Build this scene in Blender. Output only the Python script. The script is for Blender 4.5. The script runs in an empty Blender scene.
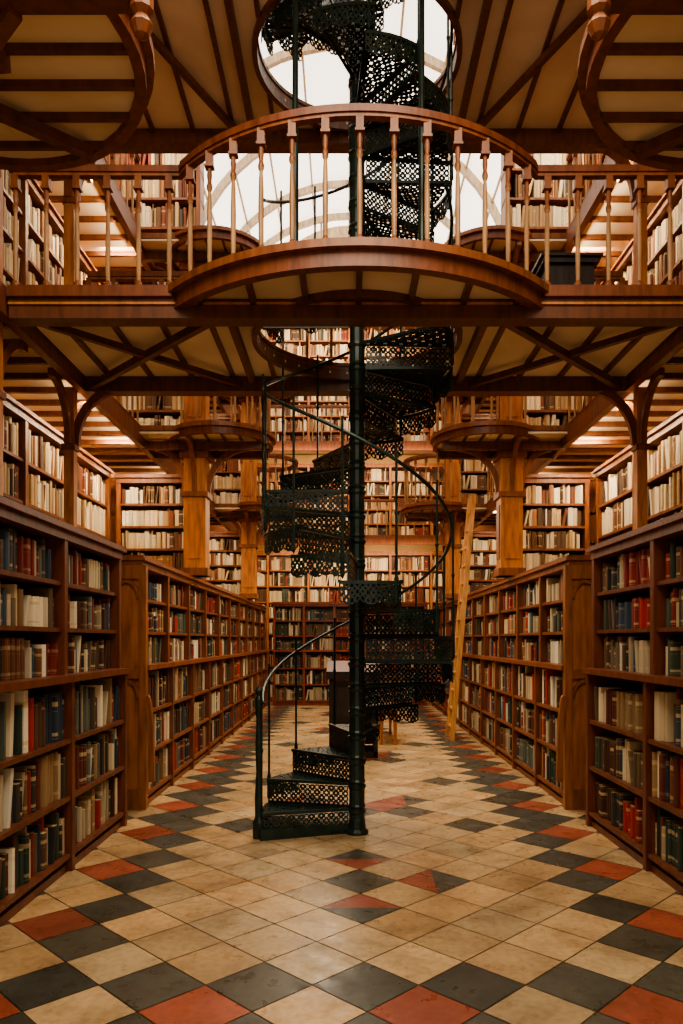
import bpy, math, random
from mathutils import Vector
random.seed(7)
S=bpy.context.scene
F=740.0
def lin(c):
    return tuple(((v/255.0)/12.92 if v/255.0<=0.04045 else ((v/255.0+0.055)/1.055)**2.4) for v in c)
# ---------------------------------------------------------------- materials
def newmat(n):
    m=bpy.data.materials.new(n); m.use_nodes=True
    nt=m.node_tree; return m,nt,nt.nodes['Principled BSDF']
def attr(nt):
    a=nt.nodes.new('ShaderNodeAttribute'); a.attribute_name='Col'; return a
def mixc(nt,a,b,fac,mode='MULTIPLY'):
    x=nt.nodes.new('ShaderNodeMix'); x.data_type='RGBA'; x.blend_type=mode
    nt.links.new(a,x.inputs[6]); nt.links.new(b,x.inputs[7])
    if isinstance(fac,float): x.inputs[0].default_value=fac
    else: nt.links.new(fac,x.inputs[0])
    return x.outputs[2]
def ramp(nt,fac,stops):
    r=nt.nodes.new('ShaderNodeValToRGB'); e=r.color_ramp.elements
    while len(e)<len(stops): e.new(0.5)
    for k,(p,c) in enumerate(stops):
        e[k].position=p; e[k].color=(c[0],c[1],c[2],1)
    nt.links.new(fac,r.inputs[0]); return r.outputs[0]
def objco(nt,scale):
    t=nt.nodes.new('ShaderNodeTexCoord'); mp=nt.nodes.new('ShaderNodeMapping')
    mp.inputs['Scale'].default_value=scale
    nt.links.new(t.outputs['Object'],mp.inputs['Vector']); return mp.outputs[0]
def noise(nt,vec,s,d=4.0):
    n=nt.nodes.new('ShaderNodeTexNoise'); n.inputs['Scale'].default_value=s; n.inputs['Detail'].default_value=d
    nt.links.new(vec,n.inputs['Vector']); return n.outputs[0]
def bump(nt,b,h,st,dist=0.01):
    k=nt.nodes.new('ShaderNodeBump'); k.inputs['Strength'].default_value=st; k.inputs['Distance'].default_value=dist
    nt.links.new(h,k.inputs['Height']); nt.links.new(k.outputs[0],b.inputs['Normal'])

WOOD,nt,b=newmat('polished_wood')
a=attr(nt); n=noise(nt,objco(nt,(14,14,2.2)),1.6,6)
c=ramp(nt,n,[(0.3,(.60,.55,.52)),(0.55,(1,1,1)),(0.75,(1.22,1.18,1.1))])
nt.links.new(mixc(nt,a.outputs['Color'],c,1.0),b.inputs['Base Color'])
b.inputs['Roughness'].default_value=0.42; bump(nt,b,n,0.15)
BOOK,nt,b=newmat('book_cloth')
a=attr(nt); uv=nt.nodes.new('ShaderNodeUVMap'); uv.uv_map='UVMap'
sp=nt.nodes.new('ShaderNodeSeparateXYZ'); nt.links.new(uv.outputs[0],sp.inputs[0])
bd=nt.nodes.new('ShaderNodeValToRGB'); bd.color_ramp.interpolation='CONSTANT'; e=bd.color_ramp.elements
st=[(0,0),(.06,.5),(.075,0),(.12,.9),(.19,0),(.62,.35),(.635,0),(.72,1),(.82,0),(.93,.5),(.945,0)]
while len(e)<len(st): e.new(.5)
for k,(p,v) in enumerate(st): e[k].position=p; e[k].color=(v,v,v,1)
nt.links.new(sp.outputs[1],bd.inputs[0])
rs=nt.nodes.new('ShaderNodeMapRange'); rs.inputs[1].default_value=.55; rs.inputs[2].default_value=.85
nt.links.new(sp.outputs[0],rs.inputs[0])
mu=nt.nodes.new('ShaderNodeMath'); mu.operation='MULTIPLY'; nt.links.new(bd.outputs[0],mu.inputs[0]); nt.links.new(rs.outputs[0],mu.inputs[1])
mu2=nt.nodes.new('ShaderNodeMath'); mu2.operation='MULTIPLY'; nt.links.new(mu.outputs[0],mu2.inputs[0]); mu2.inputs[1].default_value=.7
g=nt.nodes.new('ShaderNodeRGB'); g.outputs[0].default_value=(*lin((214,186,140)),1)
nt.links.new(mixc(nt,a.outputs['Color'],g.outputs[0],mu2.outputs[0],'MIX'),b.inputs['Base Color'])
b.inputs['Roughness'].default_value=.6
TILE,nt,b=newmat('cement_tile')
a=attr(nt); n=noise(nt,objco(nt,(1,1,1)),3.2,9); n2=noise(nt,objco(nt,(1,1,1)),28,6)
c=ramp(nt,n,[(0.3,(.64,.60,.55)),(0.5,(.93,.91,.88)),(0.7,(1.12,1.12,1.08))])
c2=ramp(nt,n2,[(0.35,(.82,.79,.75)),(0.6,(1.03,1.03,1.03))])
nt.links.new(mixc(nt,mixc(nt,a.outputs['Color'],c,1.0),c2,1.0),b.inputs['Base Color'])
r=ramp(nt,noise(nt,objco(nt,(1,1,1)),9,5),[(0.3,(.22,.22,.22)),(0.7,(.48,.48,.48))])
nt.links.new(r,b.inputs['Roughness']); bump(nt,b,n2,0.06)
IRON,nt,b=newmat('green_cast_iron')
n=noise(nt,objco(nt,(1,1,1)),12,5)
nt.links.new(ramp(nt,n,[(0.3,(.009,.019,.015)),(0.7,(.023,.042,.033))]),b.inputs['Base Color'])
b.inputs['Metallic'].default_value=.2; b.inputs['Roughness'].default_value=.36; bump(nt,b,n,0.1)
PLAS,nt,b=newmat('plaster')
a=attr(nt); n=noise(nt,objco(nt,(1,1,1)),1.6,7)
c=ramp(nt,n,[(0.3,(.78,.73,.66)),(0.6,(1,1,1))])
nt.links.new(mixc(nt,a.outputs['Color'],c,1.0),b.inputs['Base Color']); b.inputs['Roughness'].default_value=.8
SKYL,nt,b=newmat('skylight_glass')
b.inputs['Base Color'].default_value=(.9,.88,.82,1); b.inputs['Emission Color'].default_value=(1,.92,.80,1); b.inputs['Emission Strength'].default_value=1.9
MATS=[WOOD,BOOK,TILE,IRON,PLAS,SKYL]
wI,bI,tI,iI,pI,sI=range(6)
# wood colours
DK=lin((92,52,31)); MD=lin((138,82,46)); LT=lin((194,126,66)); RD=lin((124,69,40)); CR=lin((246,228,196)); BEAM=lin((108,63,38)); BAL=lin((176,134,92)); CASE=lin((112,61,36))
# ---------------------------------------------------------------- mesh builder
class MB:
    def __init__(s): s.v=[];s.f=[];s.c=[];s.m=[];s.uv=[]
    def face(s,idx,col,m=0,uv=None): s.f.append(idx); s.c.append(col); s.m.append(m); s.uv.append(uv)
    def box(s,x0,x1,y0,y1,z0,z1,col=MD,m=0):
        if x0>x1:x0,x1=x1,x0
        if y0>y1:y0,y1=y1,y0
        n=len(s.v)
        s.v+=[(x0,y0,z0),(x1,y0,z0),(x1,y1,z0),(x0,y1,z0),(x0,y0,z1),(x1,y0,z1),(x1,y1,z1),(x0,y1,z1)]
        for q in ((0,3,2,1),(4,5,6,7),(0,1,5,4),(1,2,6,5),(2,3,7,6),(3,0,4,7)):
            s.face([n+i for i in q],col,m)
    def sweep(s,pts,N,w,h,col=MD,m=0,closed=False):
        pts=[Vector(p) for p in pts]; N=Vector(N).normalized(); k=len(pts); n0=len(s.v)
        for i,p in enumerate(pts):
            if closed: T=pts[(i+1)%k]-pts[i-1]
            else: T=pts[min(i+1,k-1)]-pts[max(i-1,0)]
            T.normalize(); Bv=T.cross(N).normalized(); Nn=Bv.cross(T).normalized()
            if abs(T.dot(N))<.99 and abs(N.z)>.9: Nn=N
            for a,b in ((-1,-1),(1,-1),(1,1),(-1,1)):
                s.v.append(tuple(p+Nn*(w/2*a)+Bv*(h/2*b)))
        for i in range(k if closed else k-1):
            a=n0+4*i; b=n0+4*((i+1)%k)
            for j in range(4): s.face([a+j,a+(j+1)%4,b+(j+1)%4,b+j],col,m)
        if not closed:
            s.face([n0,n0+1,n0+2,n0+3],col,m); e=n0+4*(k-1); s.face([e+3,e+2,e+1,e],col,m)
    def beam(s,p,q,w,h,col=BEAM,m=0):
        d=(Vector(q)-Vector(p)); N=Vector((0,0,1)) if abs(d.normalized().z)<.95 else Vector((1,0,0))
        s.sweep([p,q],N,h,w,col,m)
    def tube(s,pts,r,n=8,col=DK,m=iI):
        pts=[Vector(p) for p in pts]; k=len(pts); n0=len(s.v)
        for i,p in enumerate(pts):
            T=(pts[min(i+1,k-1)]-pts[max(i-1,0)]).normalized()
            N=Vector((0,0,1)) if abs(T.z)<.95 else Vector((1,0,0))
            A=T.cross(N).normalized(); Bv=T.cross(A)
            for j in range(n):
                a=2*math.pi*j/n; s.v.append(tuple(p+A*(r*math.cos(a))+Bv*(r*math.sin(a))))
        for i in range(k-1):
            for j in range(n):
                s.face([n0+i*n+j,n0+i*n+(j+1)%n,n0+(i+1)*n+(j+1)%n,n0+(i+1)*n+j],col,m)
        s.face([n0+j for j in range(n)],col,m); s.face([n0+(k-1)*n+j for j in range(n)],col,m)
    def lathe(s,x,y,z,prof,n=10,col=BAL,m=0,cols=None):
        n0=len(s.v); k=len(prof)
        for r,h in prof:
            for j in range(n):
                a=2*math.pi*j/n; s.v.append((x+r*math.cos(a),y+r*math.sin(a),z+h))
        for i in range(k-1):
            for j in range(n):
                s.face([n0+i*n+j,n0+i*n+(j+1)%n,n0+(i+1)*n+(j+1)%n,n0+(i+1)*n+j],cols[i] if cols else col,m)
        s.face([n0+j for j in range(n)][::-1],col,m); s.face([n0+(k-1)*n+j for j in range(n)],col,m)
    def poly(s,outer,hole,z0,z1,col,m=0):
        if hole is None:
            n0=len(s.v);k=len(outer)
            s.v+=[(x,y,z0) for x,y in outer]+[(x,y,z1) for x,y in outer]
            s.face([n0+i for i in range(k)][::-1],col,m); s.face([n0+k+i for i in range(k)],col,m)
            for i in range(k): s.face([n0+i,n0+(i+1)%k,n0+k+(i+1)%k,n0+k+i],col,m)
            return
        cx,cy,r=hole; K=96; pin=[];pout=[]
        angs=[2*math.pi*i/K for i in range(K)]
        for (x,y) in outer: angs.append(math.atan2(y-cy,x-cx)%(2*math.pi))
        angs=sorted(set(round(a,5) for a in angs)); K=len(angs)
        for a in angs:
            dx,dy=math.cos(a),math.sin(a); best=None
            for i in range(len(outer)):
                x1,y1=outer[i];x2,y2=outer[(i+1)%len(outer)]
                ex,ey=x2-x1,y2-y1; den=dx*ey-dy*ex
                if abs(den)<1e-9: continue
                t=((x1-cx)*ey-(y1-cy)*ex)/den; u=((x1-cx)*dy-(y1-cy)*dx)/den
                if t>0 and -1e-4<=u<=1+1e-4 and (best is None or t>best): best=t
            pin.append((cx+dx*r,cy+dy*r)); pout.append((cx+dx*best,cy+dy*best))
        n0=len(s.v)
        for L,z in ((pin,z0),(pout,z0),(pin,z1),(pout,z1)): s.v+=[(x,y,z) for x,y in L]
        for i in range(K):
            j=(i+1)%K
            s.face([n0+i,n0+j,n0+K+j,n0+K+i],col,m)
            s.face([n0+2*K+i,n0+3*K+i,n0+3*K+j,n0+2*K+j],col,m)
            s.face([n0+i,n0+2*K+i,n0+2*K+j,n0+j],col,m)
            s.face([n0+K+i,n0+K+j,n0+3*K+j,n0+3*K+i],col,m)
    def make(s,name,parent=None,smooth=False):
        me=bpy.data.meshes.new(name); me.from_pydata(s.v,[],s.f); 
        used=sorted(set(s.m)); mp={u:i for i,u in enumerate(used)}
        for u in used: me.materials.append(MATS[u])
        me.polygons.foreach_set('material_index',[mp[x] for x in s.m])
        ca=me.color_attributes.new('Col','FLOAT_COLOR','CORNER'); buf=[]
        for f,c in zip(s.f,s.c): buf+= [c[0],c[1],c[2],1.0]*len(f)
        ca.data.foreach_set('color',buf)
        if any(u for u in s.uv):
            ul=me.uv_layers.new(name='UVMap'); ub=[]
            for f,u in zip(s.f,s.uv):
                if u: 
                    for q in u: ub+=[q[0],q[1]]
                else: ub+=[0.0,0.0]*len(f)
            ul.data.foreach_set('uv',ub)
        if smooth: me.polygons.foreach_set('use_smooth',[True]*len(s.f))
        me.update()
        o=bpy.data.objects.new(name,me); S.collection.objects.link(o)
        if parent: o.parent=parent
        return o
def empty(n):
    o=bpy.data.objects.new(n,None); S.collection.objects.link(o); return o
# ---------------------------------------------------------------- books / cases
PAL_LOW=[(46,62,52),(78,48,34),(120,44,34),(62,56,50),(100,82,58),(136,48,38),(46,60,74),(190,174,144),(222,208,178),(66,74,54),(112,70,46),(40,40,42),(148,120,84),(94,100,88),(168,50,42),(126,94,64),(166,150,120),(88,60,42),(62,76,90),(228,218,194),(96,46,36),(204,186,150),(120,104,80)]
PAL_UP=[(236,220,186),(220,198,158),(240,228,202),(206,174,130),(160,112,72),(128,72,48),(230,212,178),(188,152,108),(108,78,54),(236,222,192),(94,70,52),(222,202,166)]
PAL_MIX=[(216,192,148),(156,108,66),(122,66,44),(200,166,120),(86,70,52),(138,60,42),(230,214,180),(74,78,64),(184,154,114)]
def mapper(kind,a,b):
    if kind=='L': return lambda s,t:(a+t,b+s)
    if kind=='R': return lambda s,t:(a-t,b+s)
    if kind=='F': return lambda s,t:(a+s,b-t)
def fill(mb,M,s0,s1,z,h,tf,dp,pal,avg=.036,hmin=.58):
    s=s0+.004; run=None; left=0
    while s<s1-.02:
        if left<=0:
            if random.random()<.36: run=(random.choice(pal),random.uniform(hmin+.06,.95),random.uniform(.7,1.3)*avg); left=random.randint(3,9)
            else: run=None; left=random.randint(3,8)
            if random.random()<.05: s+=random.uniform(.03,.10)
        left-=1
        if run: c,hf,w=run; hf+=random.uniform(-.012,.012)
        else: c=random.choice(pal); hf=random.uniform(hmin,.97); w=avg*random.uniform(.4,1.7)
        k=random.uniform(.78,1.2); col=tuple(min(1,x*k) for x in lin(c))
        if s+w>s1: break
        hh=h*hf; t1=tf-random.uniform(.0,.035); t0=t1-dp; g=.0012
        lean=0
        if random.random()<.05: lean=random.uniform(.02,.06)
        n=len(mb.v); P=[(s+g,t0),(s+w-g,t0),(s+w-g,t1-.006),(s+w*.7,t1),(s+w*.3,t1),(s+g,t1-.006)]
        for (ss,tt) in P: x,y=M(ss,tt); mb.v.append((x,y,z))
        for (ss,tt) in P: x,y=M(ss+lean,tt); mb.v.append((x,y,z+hh))
        r=random.random()
        for i in range(1,6):
            j=(i+1)%6
            mb.face([n+i,n+j,n+6+j,n+6+i],col,bI,[(r,0),(r,0),(r,1),(r,1)])
        mb.face([n+6+i for i in range(6)],lin((190,165,120)),bI,[(0,0)]*6)
        s+=w+lean
def case(name,kind,a,b,L,z0,zs,dp,nb,pal,wood=MD,low=False,cornice=True,avg=.036,endpanel=None):
    M=mapper(kind,a,b); mb=MB(); bk=MB()
    def lb(s0,s1,t0,t1,za,zb,col=wood):
        x0,y0=M(s0,t0);x1,y1=M(s1,t1); mb.box(x0,x1,y0,y1,za,zb,col)
    top=zs[-1]; th=.028
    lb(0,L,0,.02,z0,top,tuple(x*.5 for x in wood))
    lb(0,L,0,dp+.01,z0,zs[0]-th)
    if zs[0]-z0>.07: lb(-.01,L+.01,0,dp+.03,z0,z0+.05)
    ext=.06 if low else 0
    mid=len(zs)//2
    for i in range(nb+1):
        s=L*i/nb; s0=max(0,s-.022); s1=min(L,s+.022)
        if i==0: s0,s1=0,.04
        if i==nb: s0,s1=L-.04,L
        lb(s0,s1,0,dp,z0,top)
        lb(s0-.006,s1+.006,dp,dp+.012,zs[0],top,tuple(x*1.15 for x in wood))
        if low: lb(s0-.004,s1+.004,dp,dp+ext,z0,zs[mid]-th)
    for k,z in enumerate(zs[:-1]):
        e=ext if (low and k<mid) else 0
        lb(0,L,0,dp+e-.008,z-th,z,tuple(x*1.05 for x in wood))
        if low and k==mid: lb(-.01,L+.01,0,dp+ext+.025,z-th-.012,z+.003,tuple(x*1.2 for x in wood))
        h=zs[k+1]-z-th
        for i in range(nb):
            s0=L*i/nb+.03; s1=L*(i+1)/nb-.03
            if i==0: s0+=.015
            if i==nb-1: s1-=.015
            fill(bk,M,s0,s1,z+.001,h*.97,dp+e-(.012 if not low else .03),min(.17,dp-.06),pal,avg,.58 if low else .68)
    if cornice:
        lb(-.01,L+.01,0,dp+.02,top-.03,top+.03); lb(-.03,L+.03,0,dp+.05,top+.03,top+.055,tuple(x*1.2 for x in wood)); lb(-.02,L+.02,0,dp+.035,top+.055,top+.075)
    else: lb(0,L,0,dp,top-.02,top+.01)
    if endpanel:
        e=lin((162,102,60))
        lb(-.05,0,-.02,dp+.07,z0,top-.02,e)
        lb(-.075,-.05,-.02,.04,z0,top-.02,tuple(x*.85 for x in e)); lb(-.075,-.05,dp+.01,dp+.07,z0,top-.02,tuple(x*.85 for x in e))
        lb(-.075,-.05,.04,dp+.01,top-.14,top-.02,tuple(x*.8 for x in e)); lb(-.075,-.05,.04,dp+.01,z0,z0+.18,tuple(x*.7 for x in e))
        lb(-.08,-.05,.04,dp+.01,1.16,1.24,tuple(x*.75 for x in e))
        for zc in (top-.14,1.16):
            pts=[]
            for q in range(9):
                an=math.pi*q/8; x,y=M(-.062,(dp+.05)/2+(dp-.03)/2*.95*math.cos(an)); pts.append((x,y,zc-.17+.15*math.sin(an)))
            mb.sweep(pts,(0,1,0),.025,.03,tuple(x*.7 for x in e))
        pts=[]
        for q in range(9):
            an=math.pi/2*q/8; x,y=M(-.06,dp+.07+.05*math.cos(an)*(1)); pts.append((x,y,.25+.75*math.sin(an)))
        mb.sweep(pts,(0,1,0),.05,.05,tuple(x*.8 for x in e))
    o=mb.make(name); bk.make('books',o); return o
def shelves(z0,z1,n): return [z0+(z1-z0)*i/n for i in range(n+1)]

HW=1.86
lowz=[.12,.49,.86,1.27,1.58,1.88,2.18]
for kd,sg in (('L',-1),('R',1)):
    xb=sg*(HW+.06+.26)
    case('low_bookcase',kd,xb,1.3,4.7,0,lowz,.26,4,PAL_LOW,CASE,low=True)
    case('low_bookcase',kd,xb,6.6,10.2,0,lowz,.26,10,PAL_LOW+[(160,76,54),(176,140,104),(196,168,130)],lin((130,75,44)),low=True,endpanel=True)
LEV=[(0,3.62),(3.93,5.80),(6.18,8.2)]
WX=3.30
for kd,sg in (('L',-1),('R',1)):
    for li,(a,b_) in enumerate(LEV):
        zs=shelves(a+.1,b_-.1,9 if li==0 else 5)
        P=PAL_UP if li<2 else PAL_UP+PAL_MIX
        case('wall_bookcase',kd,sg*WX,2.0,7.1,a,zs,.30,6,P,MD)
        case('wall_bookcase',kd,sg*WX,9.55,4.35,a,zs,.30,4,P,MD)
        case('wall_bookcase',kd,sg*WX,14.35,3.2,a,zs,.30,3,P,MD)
        for yb in (9.48,14.28):
            x0=-2.93 if sg<0 else 1.90
            if li==0: case('alcove_bookcase','F',x0,yb,1.03,2.27,shelves(2.36,3.48,4),.28,1,PAL_UP,MD)
            else: case('alcove_bookcase','F',x0,yb,1.03,a,zs,.28,1,P,MD)
LT2=lin((174,108,58))
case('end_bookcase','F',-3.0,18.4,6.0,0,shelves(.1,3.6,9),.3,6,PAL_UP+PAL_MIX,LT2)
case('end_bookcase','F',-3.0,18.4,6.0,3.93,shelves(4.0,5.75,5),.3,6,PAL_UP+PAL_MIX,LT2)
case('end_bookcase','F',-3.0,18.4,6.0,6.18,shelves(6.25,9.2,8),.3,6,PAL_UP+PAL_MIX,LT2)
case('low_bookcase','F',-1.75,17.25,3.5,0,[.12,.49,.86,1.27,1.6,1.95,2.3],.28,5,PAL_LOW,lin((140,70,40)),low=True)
# ---------------------------------------------------------------- floor tiles
W=.464; y0=1110/345.0
mb=MB(); mb.box(-3.6,3.6,-2.5,18.9,-.06,-.004,lin((92,74,54)),tI)
CREAM=lin((194,163,122)); BLK=lin((84,81,70)); RED=lin((162,86,64))
def kind(k2,j):
    k=k2/2
    if abs(k)==3.5: return 'R' if (j%4)==3 else ('K' if j%4==1 and j>12 else 'C')
    if abs(k)==3: return 'K'
    if abs(k)>3.5: return 'K' if (k2//1)%2 else 'C'
    if j<0: return 'R' if (j==-1 and (k2-1)%4==0) or (j==-3 and (k2+1)%4==0) else ('K' if j in(-2,) else 'C')
    if j==0: return 'K'
    if j<14:
        if j==12 and abs(k)==2: return 'K'
        if k==0 and j==6: return 'K'
        if k==0 and j==8: return 'KR'
        if k==0 and j==4: return 'RK'
        if k==1 and j==6: return 'RKh'
    else:
        p=j%12
        if p==2 and k in(-1,0,1): return 'K'
        if p==4 and abs(k)==1: return 'RKh'
        if p==3 and abs(k)==.5: return 'R'
        if p==8 and k in(-2,2): return 'K'
    return 'C'
hf=W/2-.005
for j in range(-24,66):
    for k2 in range(-14,15):
        if (k2+j)%2: continue
        x=k2*W/2; y=y0+j*W/2
        if abs(x)>3.35 or y>18.6: continue
        kd=kind(k2,j); v=random.uniform(.76,1.14); tn=random.uniform(-.08,.08)
        def cc(q):
            base={'C':CREAM,'K':BLK,'R':RED}[q]
            return (base[0]*v*(1+tn),base[1]*v,base[2]*v*(1-tn))
        n=len(mb.v); z=0
        P=[(x,y-hf),(x+hf,y),(x,y+hf),(x-hf,y)]
        mb.v+=[(a_,b_,z) for a_,b_ in P]
        if kd in('C','K','R'): mb.face([n,n+1,n+2,n+3],cc(kd),tI)
        elif kd=='KR': mb.face([n+1,n+2,n+3],cc('K'),tI); mb.face([n,n+1,n+3],cc('R'),tI)
        elif kd=='RK': mb.face([n+1,n+2,n+3],cc('R'),tI); mb.face([n,n+1,n+3],cc('K'),tI)
        else: mb.face([n,n+2,n+3],cc('R'),tI); mb.face([n,n+1,n+2],cc('K'),tI)
mb.make('floor')
# ---------------------------------------------------------------- shell
PW=lin((206,164,112))
for nme,sg in (('wall_left',-1),('wall_right',1)):
    m_=MB(); m_.box(sg*3.32,sg*3.5,-2.5,18.9,0,8.7,PW,pI); m_.make(nme)
m_=MB(); m_.box(-3.5,3.5,18.45,18.65,0,9.3,PW,pI); 
ZV=8.7; RV=3.36
n=len(m_.v); pts=[(RV*math.cos(math.pi*i/32),18.5,ZV+RV*math.sin(math.pi*i/32)) for i in range(33)]
m_.v+=pts; m_.face(list(range(n,n+33)),lin((235,222,200)),sI)
m_.make('wall_back')
m_=MB(); N_=32
for yy in (-2.5,18.9):
    m_.v+=[(RV*math.cos(math.pi*i/N_),yy,ZV+RV*math.sin(math.pi*i/N_)) for i in range(N_+1)]
for i in range(N_): m_.face([i,i+1,N_+2+i,N_+1+i],(1,1,1),sI)
m_.make('ceiling')
m_=MB()
for yy in [1,3,5,7,9,11,13,15,17,18.3]:
    m_.sweep([((RV-.08)*math.cos(math.pi*i/24),yy,ZV+(RV-.08)*math.sin(math.pi*i/24)) for i in range(25)],(0,1,0),.1,.14,lin((190,170,142)),0)
for q in range(1,12):
    a=math.pi*q/12; m_.beam(((RV-.04)*math.cos(a),-2.4,ZV+(RV-.04)*math.sin(a)),((RV-.04)*math.cos(a),18.4,ZV+(RV-.04)*math.sin(a)),.04,.04,lin((196,178,150)))
m_.sweep([(2.1*math.cos(math.pi*i/24),18.3,9.5+2.1*math.sin(math.pi*i/24)) for i in range(25)],(0,1,0),.15,.22,lin((200,176,142)),0)
for q in range(-4,5): m_.box(q*.7-.025,q*.7+.025,18.36,18.42,9.3,8.7+math.sqrt(max(.3,3.3**2-(q*.7)**2)),lin((190,168,138)))
m_.make('roof_arches')
# ---------------------------------------------------------------- galleries
GAL=empty('timber_gallery')
CX,CY=0.0,5.75
BY,BR=6.16,1.63
BALP=[(.016,0),(.026,.02),(.026,.05),(.014,.07),(.016,.12),(.018,.3),(.014,.46),(.011,.50),(.020,.52),(.020,.54),(.013,.56),(.018,.6),(.013,.66)]
BC=[MD,MD,MD,BAL,BAL,BAL,BAL,BAL,MD,MD,MD,MD]
def railing(name,pts,z,h=.84,sp=.215,simple=False,parent=None):
    mb=MB(); P=[Vector((x,y,0)) for x,y in pts]
    d=[0]
    for i in range(1,len(P)): d.append(d[-1]+(P[i]-P[i-1]).length)
    Lt=d[-1]; nn=max(1,round(Lt/sp))
    sc=(h-.12)/.66
    for k in range(nn+1):
        t=Lt*k/nn; i=0
        while i<len(d)-2 and d[i+1]<t: i+=1
        u=(t-d[i])/(d[i+1]-d[i]+1e-9); p=P[i].lerp(P[i+1],u)
        if simple: mb.lathe(p.x,p.y,z,[(.02,0),(.012,.08),(.016,.4),(.011,h-.2),(.02,h-.12)],6,BAL)
        else:
            mb.lathe(p.x,p.y,z,[(r,hh*sc) for r,hh in BALP],10,BAL,0,BC)
        mb.box(p.x-.024,p.x+.024,p.y-.024,p.y+.024,z+h-.12,z+h-.03,MD)
        if not simple: mb.box(p.x-.03,p.x+.03,p.y-.03,p.y+.03,z+h-.135,z+h-.12,MD)
    q=[(p.x,p.y,z+h) for p in P]
    mb.sweep(q,(0,0,1),.045,.075,RD); mb.sweep([(a,b,c-.032) for a,b,c in q],(0,0,1),.025,.05,MD)
    mb.sweep([(a,b,z+.012) for a,b,c in q],(0,0,1),.024,.06,MD)
    return mb.make(name,parent)
def arc(cx,cy,r,a0,a1,n=40): return [(cx+r*math.cos(math.radians(a0+(a1-a0)*i/n)),cy+r*math.sin(math.radians(a0+(a1-a0)*i/n))) for i in range(n+1)]
def brace(mb,p,q,w=.07,h=.09,col=MD):
    p=Vector(p);q=Vector(q); hv=Vector((q.x-p.x,q.y-p.y,0)); up=q.z-p.z
    pts=[]
    for i in range(11):
        a=math.pi/2*i/10; pts.append(p+hv*(1-math.cos(a))+Vector((0,0,up*math.sin(a))))
    N=hv.cross(Vector((0,0,1))).normalized(); mb.sweep(pts,N,w,h,col)
def bridge(name,z,yf,yb,R,hr,XE=2.40):
    e=empty(name)
    half=math.sqrt(max(0,R*R-(BY-yf)**2)) if R else 0
    if R:
        a0=math.degrees(math.atan2(yf-BY,-half))%360; a1=math.degrees(math.atan2(yf-BY,half))%360
        bulge=arc(CX,BY,R,a0,a1)
        front=[(-XE,yf)]+bulge+[(XE,yf)]
    else: front=[(-XE,yf),(XE,yf)]
    outer=front+[(XE,yb),(-XE,yb)]
    mb=MB(); mb.poly(outer,(CX,CY,hr),z+.012,z+.07,MD,0); mb.make('deck',e)
    mb=MB(); mb.poly(outer,(CX,CY,hr),z-.008,z+.01,CR,pI); mb.make('underside_panels',e)
    mb=MB()
    mb.box(-XE,XE,yf-.06,yf+.08,z-.14,z+.02,BEAM); mb.box(-XE,-half,yf-.09,yf-.05,z+.0,z+.075,RD); mb.box(half,XE,yf-.09,yf-.05,z+.0,z+.075,RD)
    mb.box(-XE,XE,yf-.075,yf-.06,z-.05,z-.035,LT); 
    mb.box(-XE,XE,yb-.08,yb+.06,z-.14,z+.02,BEAM); mb.box(-XE,XE,yb+.05,yb+.08,z,z+.075,RD)
    ring=[(CX+(hr+.02)*math.cos(2*math.pi*i/64),CY+(hr+.02)*math.sin(2*math.pi*i/64)) for i in range(64)]
    mb.sweep([(x,y,z-.01) for x,y in ring],(0,0,1),.09,.04,BEAM,closed=True)
    mb.sweep([(x,y,z+.07) for x,y in ring],(0,0,1),.03,.06,RD,closed=True)
    if R:
        mb.sweep([(x,y,z-.02) for x,y in bulge],(0,0,1),.11,.07,RD)
        fo=arc(CX,BY,R+.03,a0,a1); mb.sweep([(x,y,z+.05) for x,y in fo],(0,0,1),.05,.1,MD)
        for k in range(-3,4):
                x=k*.36; yy=BY-math.sqrt(R*R-x*x)+.03
                mb.box(x-.02,x+.02,yy,yf-.06,z-.05,z-.008,BEAM)
    xs=[k*.36 for k in range(-6,7)]
    for x in xs:
        segs=[(yf+.08,yb-.08)]
        if abs(x)<hr+.04:
            q=math.sqrt((hr+.045)**2-x*x); segs=[(yf+.08,CY-q),(CY+q,yb-.08)]
        for s0,s1 in segs:
            if s1-s0>.02: mb.box(x-.017,x+.017,s0,s1,z-.045,z-.008,BEAM)
    for sg in (-1,1):
        mb.beam((sg*1.0,yf+.05,z-.09),(sg*2.36,yb-.05,z-.09),.05,.06,BEAM)
        mb.beam((sg*1.0,yb-.05,z-.08),(sg*2.36,yf+.05,z-.08),.045,.05,BEAM)
        mb.box(sg*(hr+.12),sg*(hr+.17),yf,yb,z-.08,z-.008,BEAM)
    mb.make('beams',e)
    return e,front
Z1=3.85; Z2=6.05
e1,front=bridge('gallery_bridge',Z1,5.14,6.65,BR,.77)
ar=arc(CX,BY,BR-.03,math.degrees(math.atan2(-1.02,-1.25))%360,math.degrees(math.atan2(-1.02,1.25))%360)
railing('balustrade',[(-2.38,5.14)]+ar+[(2.38,5.14)],Z1+.07,parent=e1)
railing('balustrade_rear',[(-2.38,6.62),(2.38,6.62)],Z1+.07,simple=True,parent=e1)
e2,front=bridge('gallery_bridge',Z2,3.7,6.65,0,.77)
railing('balustrade_rear',[(-2.38,6.62),(-.9,6.62)],Z2+.07,simple=True,parent=e2)
railing('balustrade_rear',[(.9,6.62),(2.38,6.62)],Z2+.07,simple=True,parent=e2)
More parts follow.
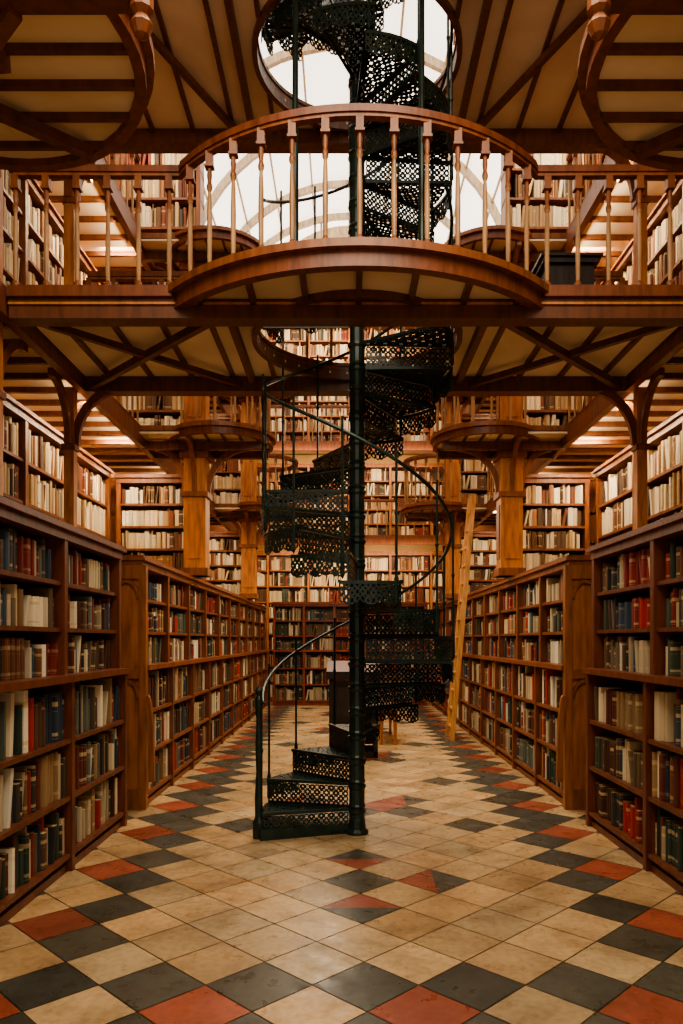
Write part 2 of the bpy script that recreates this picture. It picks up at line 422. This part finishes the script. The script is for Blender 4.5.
for li,z in enumerate((Z1,Z2)):
    for sg in (-1,1):
        mb=MB(); X0,X1=sorted((sg*2.45,sg*3.31))
        zz=z-.004
        mb.box(X0,X1,1.0,17.3,zz+.012,zz+.066,MD); mb.box(X0,X1,1.0,17.3,zz-.006,zz+.010,CR,pI)
        mb.box(sg*2.42,sg*2.49,1.0,17.3,z-.12,z+.08,RD)
        for q in range(46): 
            yy=1.1+q*.36
            mb.box(X0,X1,yy-.02,yy+.02,z-.06,z-.008,BEAM)
        mb.make('side_deck',GAL)
        for (ya,yb) in ((6.75,8.4),(9.55,13.2),(14.4,17.2)) + (((1.2,2.3),(3.5,5.0)) if li==0 else ()):
            railing('side_balustrade',[(sg*2.45,ya),(sg*2.45,yb)],z+.07,simple=True,parent=GAL)
def platform(cx,cy,R,z,colx,coly,sg,base,near=False):
    mb=MB()
    full=[(cx+R*math.cos(2*math.pi*i/48),cy+R*math.sin(2*math.pi*i/48)) for i in range(48)]
    mb.poly(full,None,z+.014,z+.074,MD); mb.poly(full,None,z-.010,z+.012,CR,pI)
    xa,xb=sorted((sg*2.44,cx)); yh=min(.5,R*.8); ya,yb=cy-yh,cy+yh
    mb.box(xa,xb,ya,yb,z+.02,z+.078,MD); mb.box(xa,xb,ya,yb,z-.014,z+.008,CR,pI)
    for rr,zz,w_,h_,cl in ((R,z+.0,.09,.045,RD),(R+.03,z+.055,.04,.05,MD)):
        mb.sweep([(cx+rr*math.cos(2*math.pi*i/48),cy+rr*math.sin(2*math.pi*i/48),zz) for i in range(48)],(0,0,1),w_,h_,cl,closed=True)
    # joists running across, cut to the circle
    k=-R+.12
    while k<R-.06:
        hx=math.sqrt(R*R-k*k)-.02
        if near: mb.beam((cx-hx,cy+k,z-.025),(cx+hx,cy+k,z-.025),.024,.035,BEAM)
        else: mb.beam((cx+k,cy-hx,z-.025),(cx+k,cy+hx,z-.025),.022,.03,BEAM)
        k+=.19
    if near:
        yy=cy-.33; xo=sg*.80
        mb.box(min(xo,sg*2.45),max(xo,sg*2.45),yy-.035,yy+.035,z-.13,z-.055,BEAM)
        mb.lathe(xo,yy,z-.25,[(.0,0),(.025,.015),(.04,.05),(.025,.08),(.042,.1),(.042,.22)],10,MD)
        mb.beam((sg*2.1,cy+.3,z-.42),(sg*1.25,yy+.02,z-.12),.05,.06,BEAM)
        mb.beam((sg*2.0,cy-.1,z-.07),(sg*1.28,cy+.55,z-.07),.05,.05,BEAM)
    else:
        for dy in (-.22,.22):
            mb.box(cx-sg*R*.9,sg*2.45,cy+dy-.035,cy+dy+.035,z-.13,z-.04,BEAM)
    mb.make('round_balcony',GAL)
    c=MB(); w=.13
    c.box(colx-w,colx+w,coly-w,coly+w,base,z+.1,LT)
    c.box(colx-w-.03,colx+w+.03,coly-w-.03,coly+w+.03,base,base+.09,MD)
    c.box(colx-w-.03,colx+w+.03,coly-w-.03,coly+w+.03,z-.66,z-.60,MD)
    c.box(colx-w-.04,colx+w+.04,coly-w-.04,coly+w+.04,z-.2,z-.12,MD)
    c.box(colx-w-.012,colx-w,coly-.08,coly+.08,base+.2,z-.75,MD)
    c.box(colx-.08,colx+.08,coly-w-.012,coly-w,base+.2,z-.75,lin((190,118,60)))
    for dx,dy in ((-sg*.62,0),(sg*.5,0),(0,-.5),(0,.5)):
        n_=Vector((dx,dy,0)).normalized()*w
        brace(c,(colx+n_.x,coly+n_.y,z-.60),(colx+dx,coly+dy,z-.06),.05,.07,MD)
    c.make('timber_column',GAL)
    a0,a1=(-130,130) if sg<0 else (50,310)
    if z<5: railing('round_balustrade',arc(cx,cy,R-.02,a0,a1,24),z+.078,simple=(cy>5),parent=GAL)
for sg in (-1,1):
    platform(sg*1.62,2.92,.70,Z1,sg*2.04,2.92,sg,2.26,True)
    for cy in (8.85,13.65):
        platform(sg*1.58,cy,.60,Z1,sg*1.87,cy,sg,2.26)
        platform(sg*1.62,cy,.55,Z2,sg*1.87,cy,sg,Z1+.08)
for sg in (-1,1):
    mb=MB()
    for (yy) in (5.2,6.65):
        for (za,zb) in ((0,Z1-.1),(Z1+.07,Z2-.1),(Z2+.07,8.6)):
            x=sg*2.56; mb.box(x-.045,x+.045,yy-.045,yy+.045,za,zb,LT)
            mb.box(x-.06,x+.06,yy-.06,yy+.06,zb-.55,zb-.50,MD)
            if zb<8:
                if yy>6: brace(mb,(x-sg*.045,yy,zb-.5),(x-sg*.45,yy,zb),.05,.07,MD)
                brace(mb,(x,yy+.045,zb-.5),(x,yy+.5,zb),.05,.07,MD); 
                brace(mb,(x,yy-.045,zb-.5),(x,yy-.45,zb),.05,.07,MD)
    mb.make('posts',GAL)
for z in (Z1,Z2):
    mb=MB()
    mb.box(-2.40,2.40,17.35,18.05,z+.012,z+.066,MD); mb.box(-2.40,2.40,17.35,18.05,z-.006,z+.01,CR,pI); mb.box(-2.40,2.40,17.28,17.36,z-.12,z+.08,RD)
    mb.make('end_deck',GAL); railing('end_balustrade',[(-2.38,17.32),(2.38,17.32)],z+.08,simple=True,parent=GAL)
# ---------------------------------------------------------------- spiral staircase
st=empty('spiral_staircase')
RS=.73; RISE=.19; DA=29.0
def cellring(mb,f,u0,u1,v0,v1,hr=.3,lobe=.3,ph=0.0):
    n=len(mb.v); uc,vc=(u0+u1)/2,(v0+v1)/2; du,dv=(u1-u0)/2,(v1-v0)/2
    K=12
    for i in range(K):
        a=2*math.pi*i/K; cx_,sx_=math.cos(a),math.sin(a); m_=max(abs(cx_),abs(sx_))
        mb.v.append(f(uc+du*cx_/m_,vc+dv*sx_/m_))
    for i in range(K):
        a=2*math.pi*i/K; k=hr*2*(1+lobe*math.cos(4*a+ph*math.pi))
        mb.v.append(f(uc+du*k*math.cos(a),vc+dv*k*math.sin(a)))
    for i in range(K): mb.face([n+i,n+(i+1)%K,n+K+(i+1)%K,n+K+i],DK,iI)
def lace(mb,f,nu,nv):
    for q in range(nu):
        for w_ in range(nv):
            t=(q+w_)%2
            if t: cellring(mb,f,q/nu,(q+1)/nu,w_/nv,(w_+1)/nv,.33,.32,1)
            else: cellring(mb,f,q/nu,(q+1)/nu,w_/nv,(w_+1)/nv,.20 if q%4 else .28,.38,0)
def flight(zb,N,a_start):
    plate=MB(); sol=MB(); hand=[]
    for i in range(N):
        th=a_start-DA*i; z=zb+RISE*(i+1)
        hiA=th+DA/2; loA=th-DA/2-5
        def f(u,v,z=z,hiA=hiA,loA=loA):
            a=math.radians(hiA+(loA-hiA)*v); r=.10+(RS-.02-.10)*u
            return (CX+r*math.cos(a),CY+r*math.sin(a),z)
        us=[0,.14,.25,.35,.45,.54,.63,.72,.81,.9,1.0]
        cnt=[2,3,4,4,5,6,6,7,8,8]
        for k in range(10):
            for q in range(cnt[k]):
                t=(k+q)%2
                cellring(plate,f,us[k],us[k+1],q/cnt[k],(q+1)/cnt[k],.31 if t else .17,.32,1 if t else 0)
        a=math.radians(hiA)
        def g(u,v,a=a,z=z):
            r=.07+(RS-.07)*u; 
            return (CX+r*math.cos(a),CY+r*math.sin(a),z-RISE+.012+(RISE-.03)*v)
        lace(plate,g,17,4)
        def oc(u,v,z=z,hiA=hiA,loA=loA):
            a=math.radians(hiA+(loA-hiA)*u)
            zl=-.13-.03*abs(math.sin(u*math.pi*3))
            return (CX+(RS+.004)*math.cos(a),CY+(RS+.004)*math.sin(a),z+zl*(1-v))
        lace(plate,oc,12,3)
        d=Vector((math.cos(a),math.sin(a),0))
        c0=Vector((CX,CY,z))
        sol.beam(tuple(c0+d*.05),tuple(c0+d*(RS+.01)),.03,.022,DK,iI)
        sol.beam(tuple(c0+d*.05-Vector((0,0,RISE-.015))),tuple(c0+d*RS-Vector((0,0,RISE-.015))),.014,.02,DK,iI)
        d2=Vector((math.cos(math.radians(loA)),math.sin(math.radians(loA)),0))
        sol.beam(tuple(c0+d2*.05),tuple(c0+d2*RS),.014,.02,DK,iI)
        sol.sweep([(CX+(RS+.005)*math.cos(math.radians(x)),CY+(RS+.005)*math.sin(math.radians(x)),z-.008) for x in [hiA+(loA-hiA)*q/5 for q in range(6)]],(0,0,1),.024,.018,DK,iI)
        sol.lathe(CX,CY,z-RISE+.01,[(.060,0),(.068,.015),(.060,.03),(.060,RISE-.05),(.070,RISE-.03),(.070,RISE-.012),(.058,RISE-.01)],14,DK,iI)
        r=math.radians(hiA-3); x,y=CX+(RS+.01)*math.cos(r),CY+(RS+.01)*math.sin(r)
        sol.lathe(x,y,z-.15,[(.0,-.03),(.016,0),(.014,.15),(.016,.17),(.009,.2),(.009,.6),(.015,.62),(.009,.64),(.009,1.08)],8,DK,iI)
    for q in range(N*4+1):
        i=q/4-.5; aa=math.radians(a_start-DA*i-3); hand.append((CX+RS*math.cos(aa),CY+RS*math.sin(aa),zb+RISE*(i+1)+.93))
    sol.tube(hand,.013,8,DK,iI)
    p=plate.make('perforated_treads',st); m=p.modifiers.new('sol','SOLIDIFY'); m.thickness=.007
    sol.make('frame_and_handrail',st,False)
    return hand[0]
h0=flight(0,20,180); flight(Z1+.07,22,165)
mb=MB()
mb.lathe(CX,CY,0,[(.09,0),(.09,.02),(.07,.04),(.065,.1),(.056,.14),(.055,9.3)],20,DK,iI)
pts=[(CX+r*math.cos(math.radians(a)),CY+r*math.sin(math.radians(a))) for r,a in [(.06,190)]+[(RS+.03,198-(38*q/8)) for q in range(9)]]
mb.poly(pts,None,0.0,.08,DK,iI)
a=math.radians(191); nx,ny=CX+(RS+.03)*math.cos(a),CY+(RS+.03)*math.sin(a)
mb.lathe(nx,ny,0,[(.045,0),(.045,.12),(.028,.16),(.03,.3),(.02,.5),(.026,.7),(.018,.9),(.028,1.0),(.028,1.05),(.016,1.08),(.03,1.12),(.0,1.16)],12,DK,iI)
mb.tube([(nx,ny,1.06),h0],.013)
for sx in (-.43,.43):
    mb.lathe(sx,5.04,Z1+.07,[(.04,0),(.04,.04),(.022,.07),(.022,1.1),(.032,1.13),(.02,1.16),(.02,2.1)],10,DK,iI)
mb.make('centre_pole',st,False)
# ---------------------------------------------------------------- ladder
mb=MB()
for dy in (-.2,.2):
    mb.sweep([(1.50,11.3+dy*1.15,0),(1.84,11.3+dy*.85,3.70)],(0,1,0),.03,.07,lin((214,158,100)))
for k in range(13):
    t=(k+.7)/13.6; x=1.50+.34*t; z=3.70*t; h_=.23-.06*t
    mb.box(x-.025,x+.025,11.3-h_,11.3+h_,z-.014,z+.014,lin((206,148,90)))
mb.make('library_ladder')
# ---------------------------------------------------------------- desk, table, display case
e=empty('standing_desk'); mb=MB(); D_=lin((40,28,22))
x0,x1,ya,yb=-.30,.32,9.4,10.0
mb.box(x0,x0+.05,ya,yb,0,1.0,D_); mb.box(x1-.05,x1,ya,yb,0,1.0,D_); mb.box(x0,x1,yb-.04,yb,.1,1.0,D_); mb.box(x0,x1,ya,yb,.0,.08,D_)
mb.box(x0+.05,x1-.05,ya+.02,ya+.05,.45,.98,D_); mb.box(x0+.1,x1-.1,ya+.005,ya+.02,.52,.9,tuple(x*1.6 for x in D_)); mb.box(x0,x1,ya,yb,.98,1.02,RD)
n=len(mb.v); mb.v+=[(x0-.03,ya-.05,1.10),(x1+.03,ya-.05,1.10),(x1+.03,yb,1.22),(x0-.03,yb,1.22),(x0-.03,ya-.05,1.0),(x1+.03,ya-.05,1.0),(x1+.03,yb,1.0),(x0-.03,yb,1.0)]
for q in ((0,1,2,3),(4,7,6,5),(0,4,5,1),(1,5,6,2),(2,6,7,3),(3,7,4,0)): mb.face([n+i for i in q],lin((84,40,26)) if q==(0,1,2,3) else D_)
mb.make('cabinet',e)
e=empty('reading_table'); mb=MB()
for sx in (.42,.62):
    for yy in (10.6,11.8): mb.lathe(sx,yy,0,[(.03,0),(.02,.1),(.035,.4),(.035,.5)],8,LT)
mb.box(.36,.68,10.5,11.9,.5,.54,LT); mb.box(.40,.64,10.55,11.85,.42,.5,MD); mb.make('table',e)
e=empty('display_cabinet'); mb=MB()
X0,X1=1.38,1.80
mb.box(X0,X1,5.5,5.9,Z1+.46,Z1+.50,D_); mb.box(X0+.03,X1-.03,5.53,5.87,Z1+.2,Z1+.46,D_); mb.box(X0-.02,X1+.02,5.48,5.92,Z1+.50,Z1+.52,D_)
for sx in (X0+.05,X1-.05):
    for yy in (5.55,5.85): mb.box(sx-.02,sx+.02,yy-.02,yy+.02,Z1+.07,Z1+.21,D_)
mb.make('case',e)
# ---------------------------------------------------------------- lights
def area(n,loc,rot,sx,sy,en,col=(1,.78,.51)):
    l=bpy.data.lights.new(n,'AREA'); l.shape='RECTANGLE'; l.size=sx; l.size_y=sy; l.energy=en; l.color=col
    o=bpy.data.objects.new(n,l); o.location=loc; o.rotation_euler=[math.radians(a) for a in rot]; S.collection.objects.link(o)
for sg in (-1,1):
    for z,en in ((Z1-.09,26),(Z2-.09,26),(8.1,22)):
        for (yc,L) in ((7.7,2.0),(11.4,3.2),(16,2.4)):
            area('gallery_lamp',(sg*2.53,yc,z),(0,-sg*50,0),.05,L,en*L/2.2)
    for z in (Z1-.045,Z2-.045,8.1):
        for yc in (8.5,13.3): area('alcove_lamp',(sg*2.72,yc,z),(38,0,0),.4,.04,14)
for z,en in ((3.6,55),(5.85,55),(8.8,55)):
    area('end_lamp',(0,17.0,z),(50,0,0),4.0,.10,en)
area('nave_fill',(0,11.5,3.7),(0,0,0),1.6,5.0,100,(1,.86,.64))  # three unseen fill lights added to brighten the nave, no fixtures there
area('nave_fill',(0,2.0,5.6),(15,0,0),2.5,2.5,170,(1,.88,.69))
area('nave_fill',(0,7.6,3.7),(0,0,0),2.0,1.0,60,(1,.86,.64))
w=bpy.data.worlds.new('World'); S.world=w; w.use_nodes=True
w.node_tree.nodes['Background'].inputs[0].default_value=(1,.86,.67,1); w.node_tree.nodes['Background'].inputs[1].default_value=.80
S.view_settings.view_transform='AgX'
try: S.view_settings.look='AgX - Medium High Contrast'
except Exception as ex: print(ex)
# ---------------------------------------------------------------- camera
c=bpy.data.cameras.new('camera'); co=bpy.data.objects.new('camera',c); S.collection.objects.link(co)
co.location=(-.085,0,1.5); co.rotation_euler=(math.radians(90),0,0)
c.sensor_fit='VERTICAL'; c.sensor_height=36; c.lens=F/1024*36
c.shift_x=-(346-341.5)/1024; c.shift_y=128/1024
c.clip_start=.05
S.camera=co
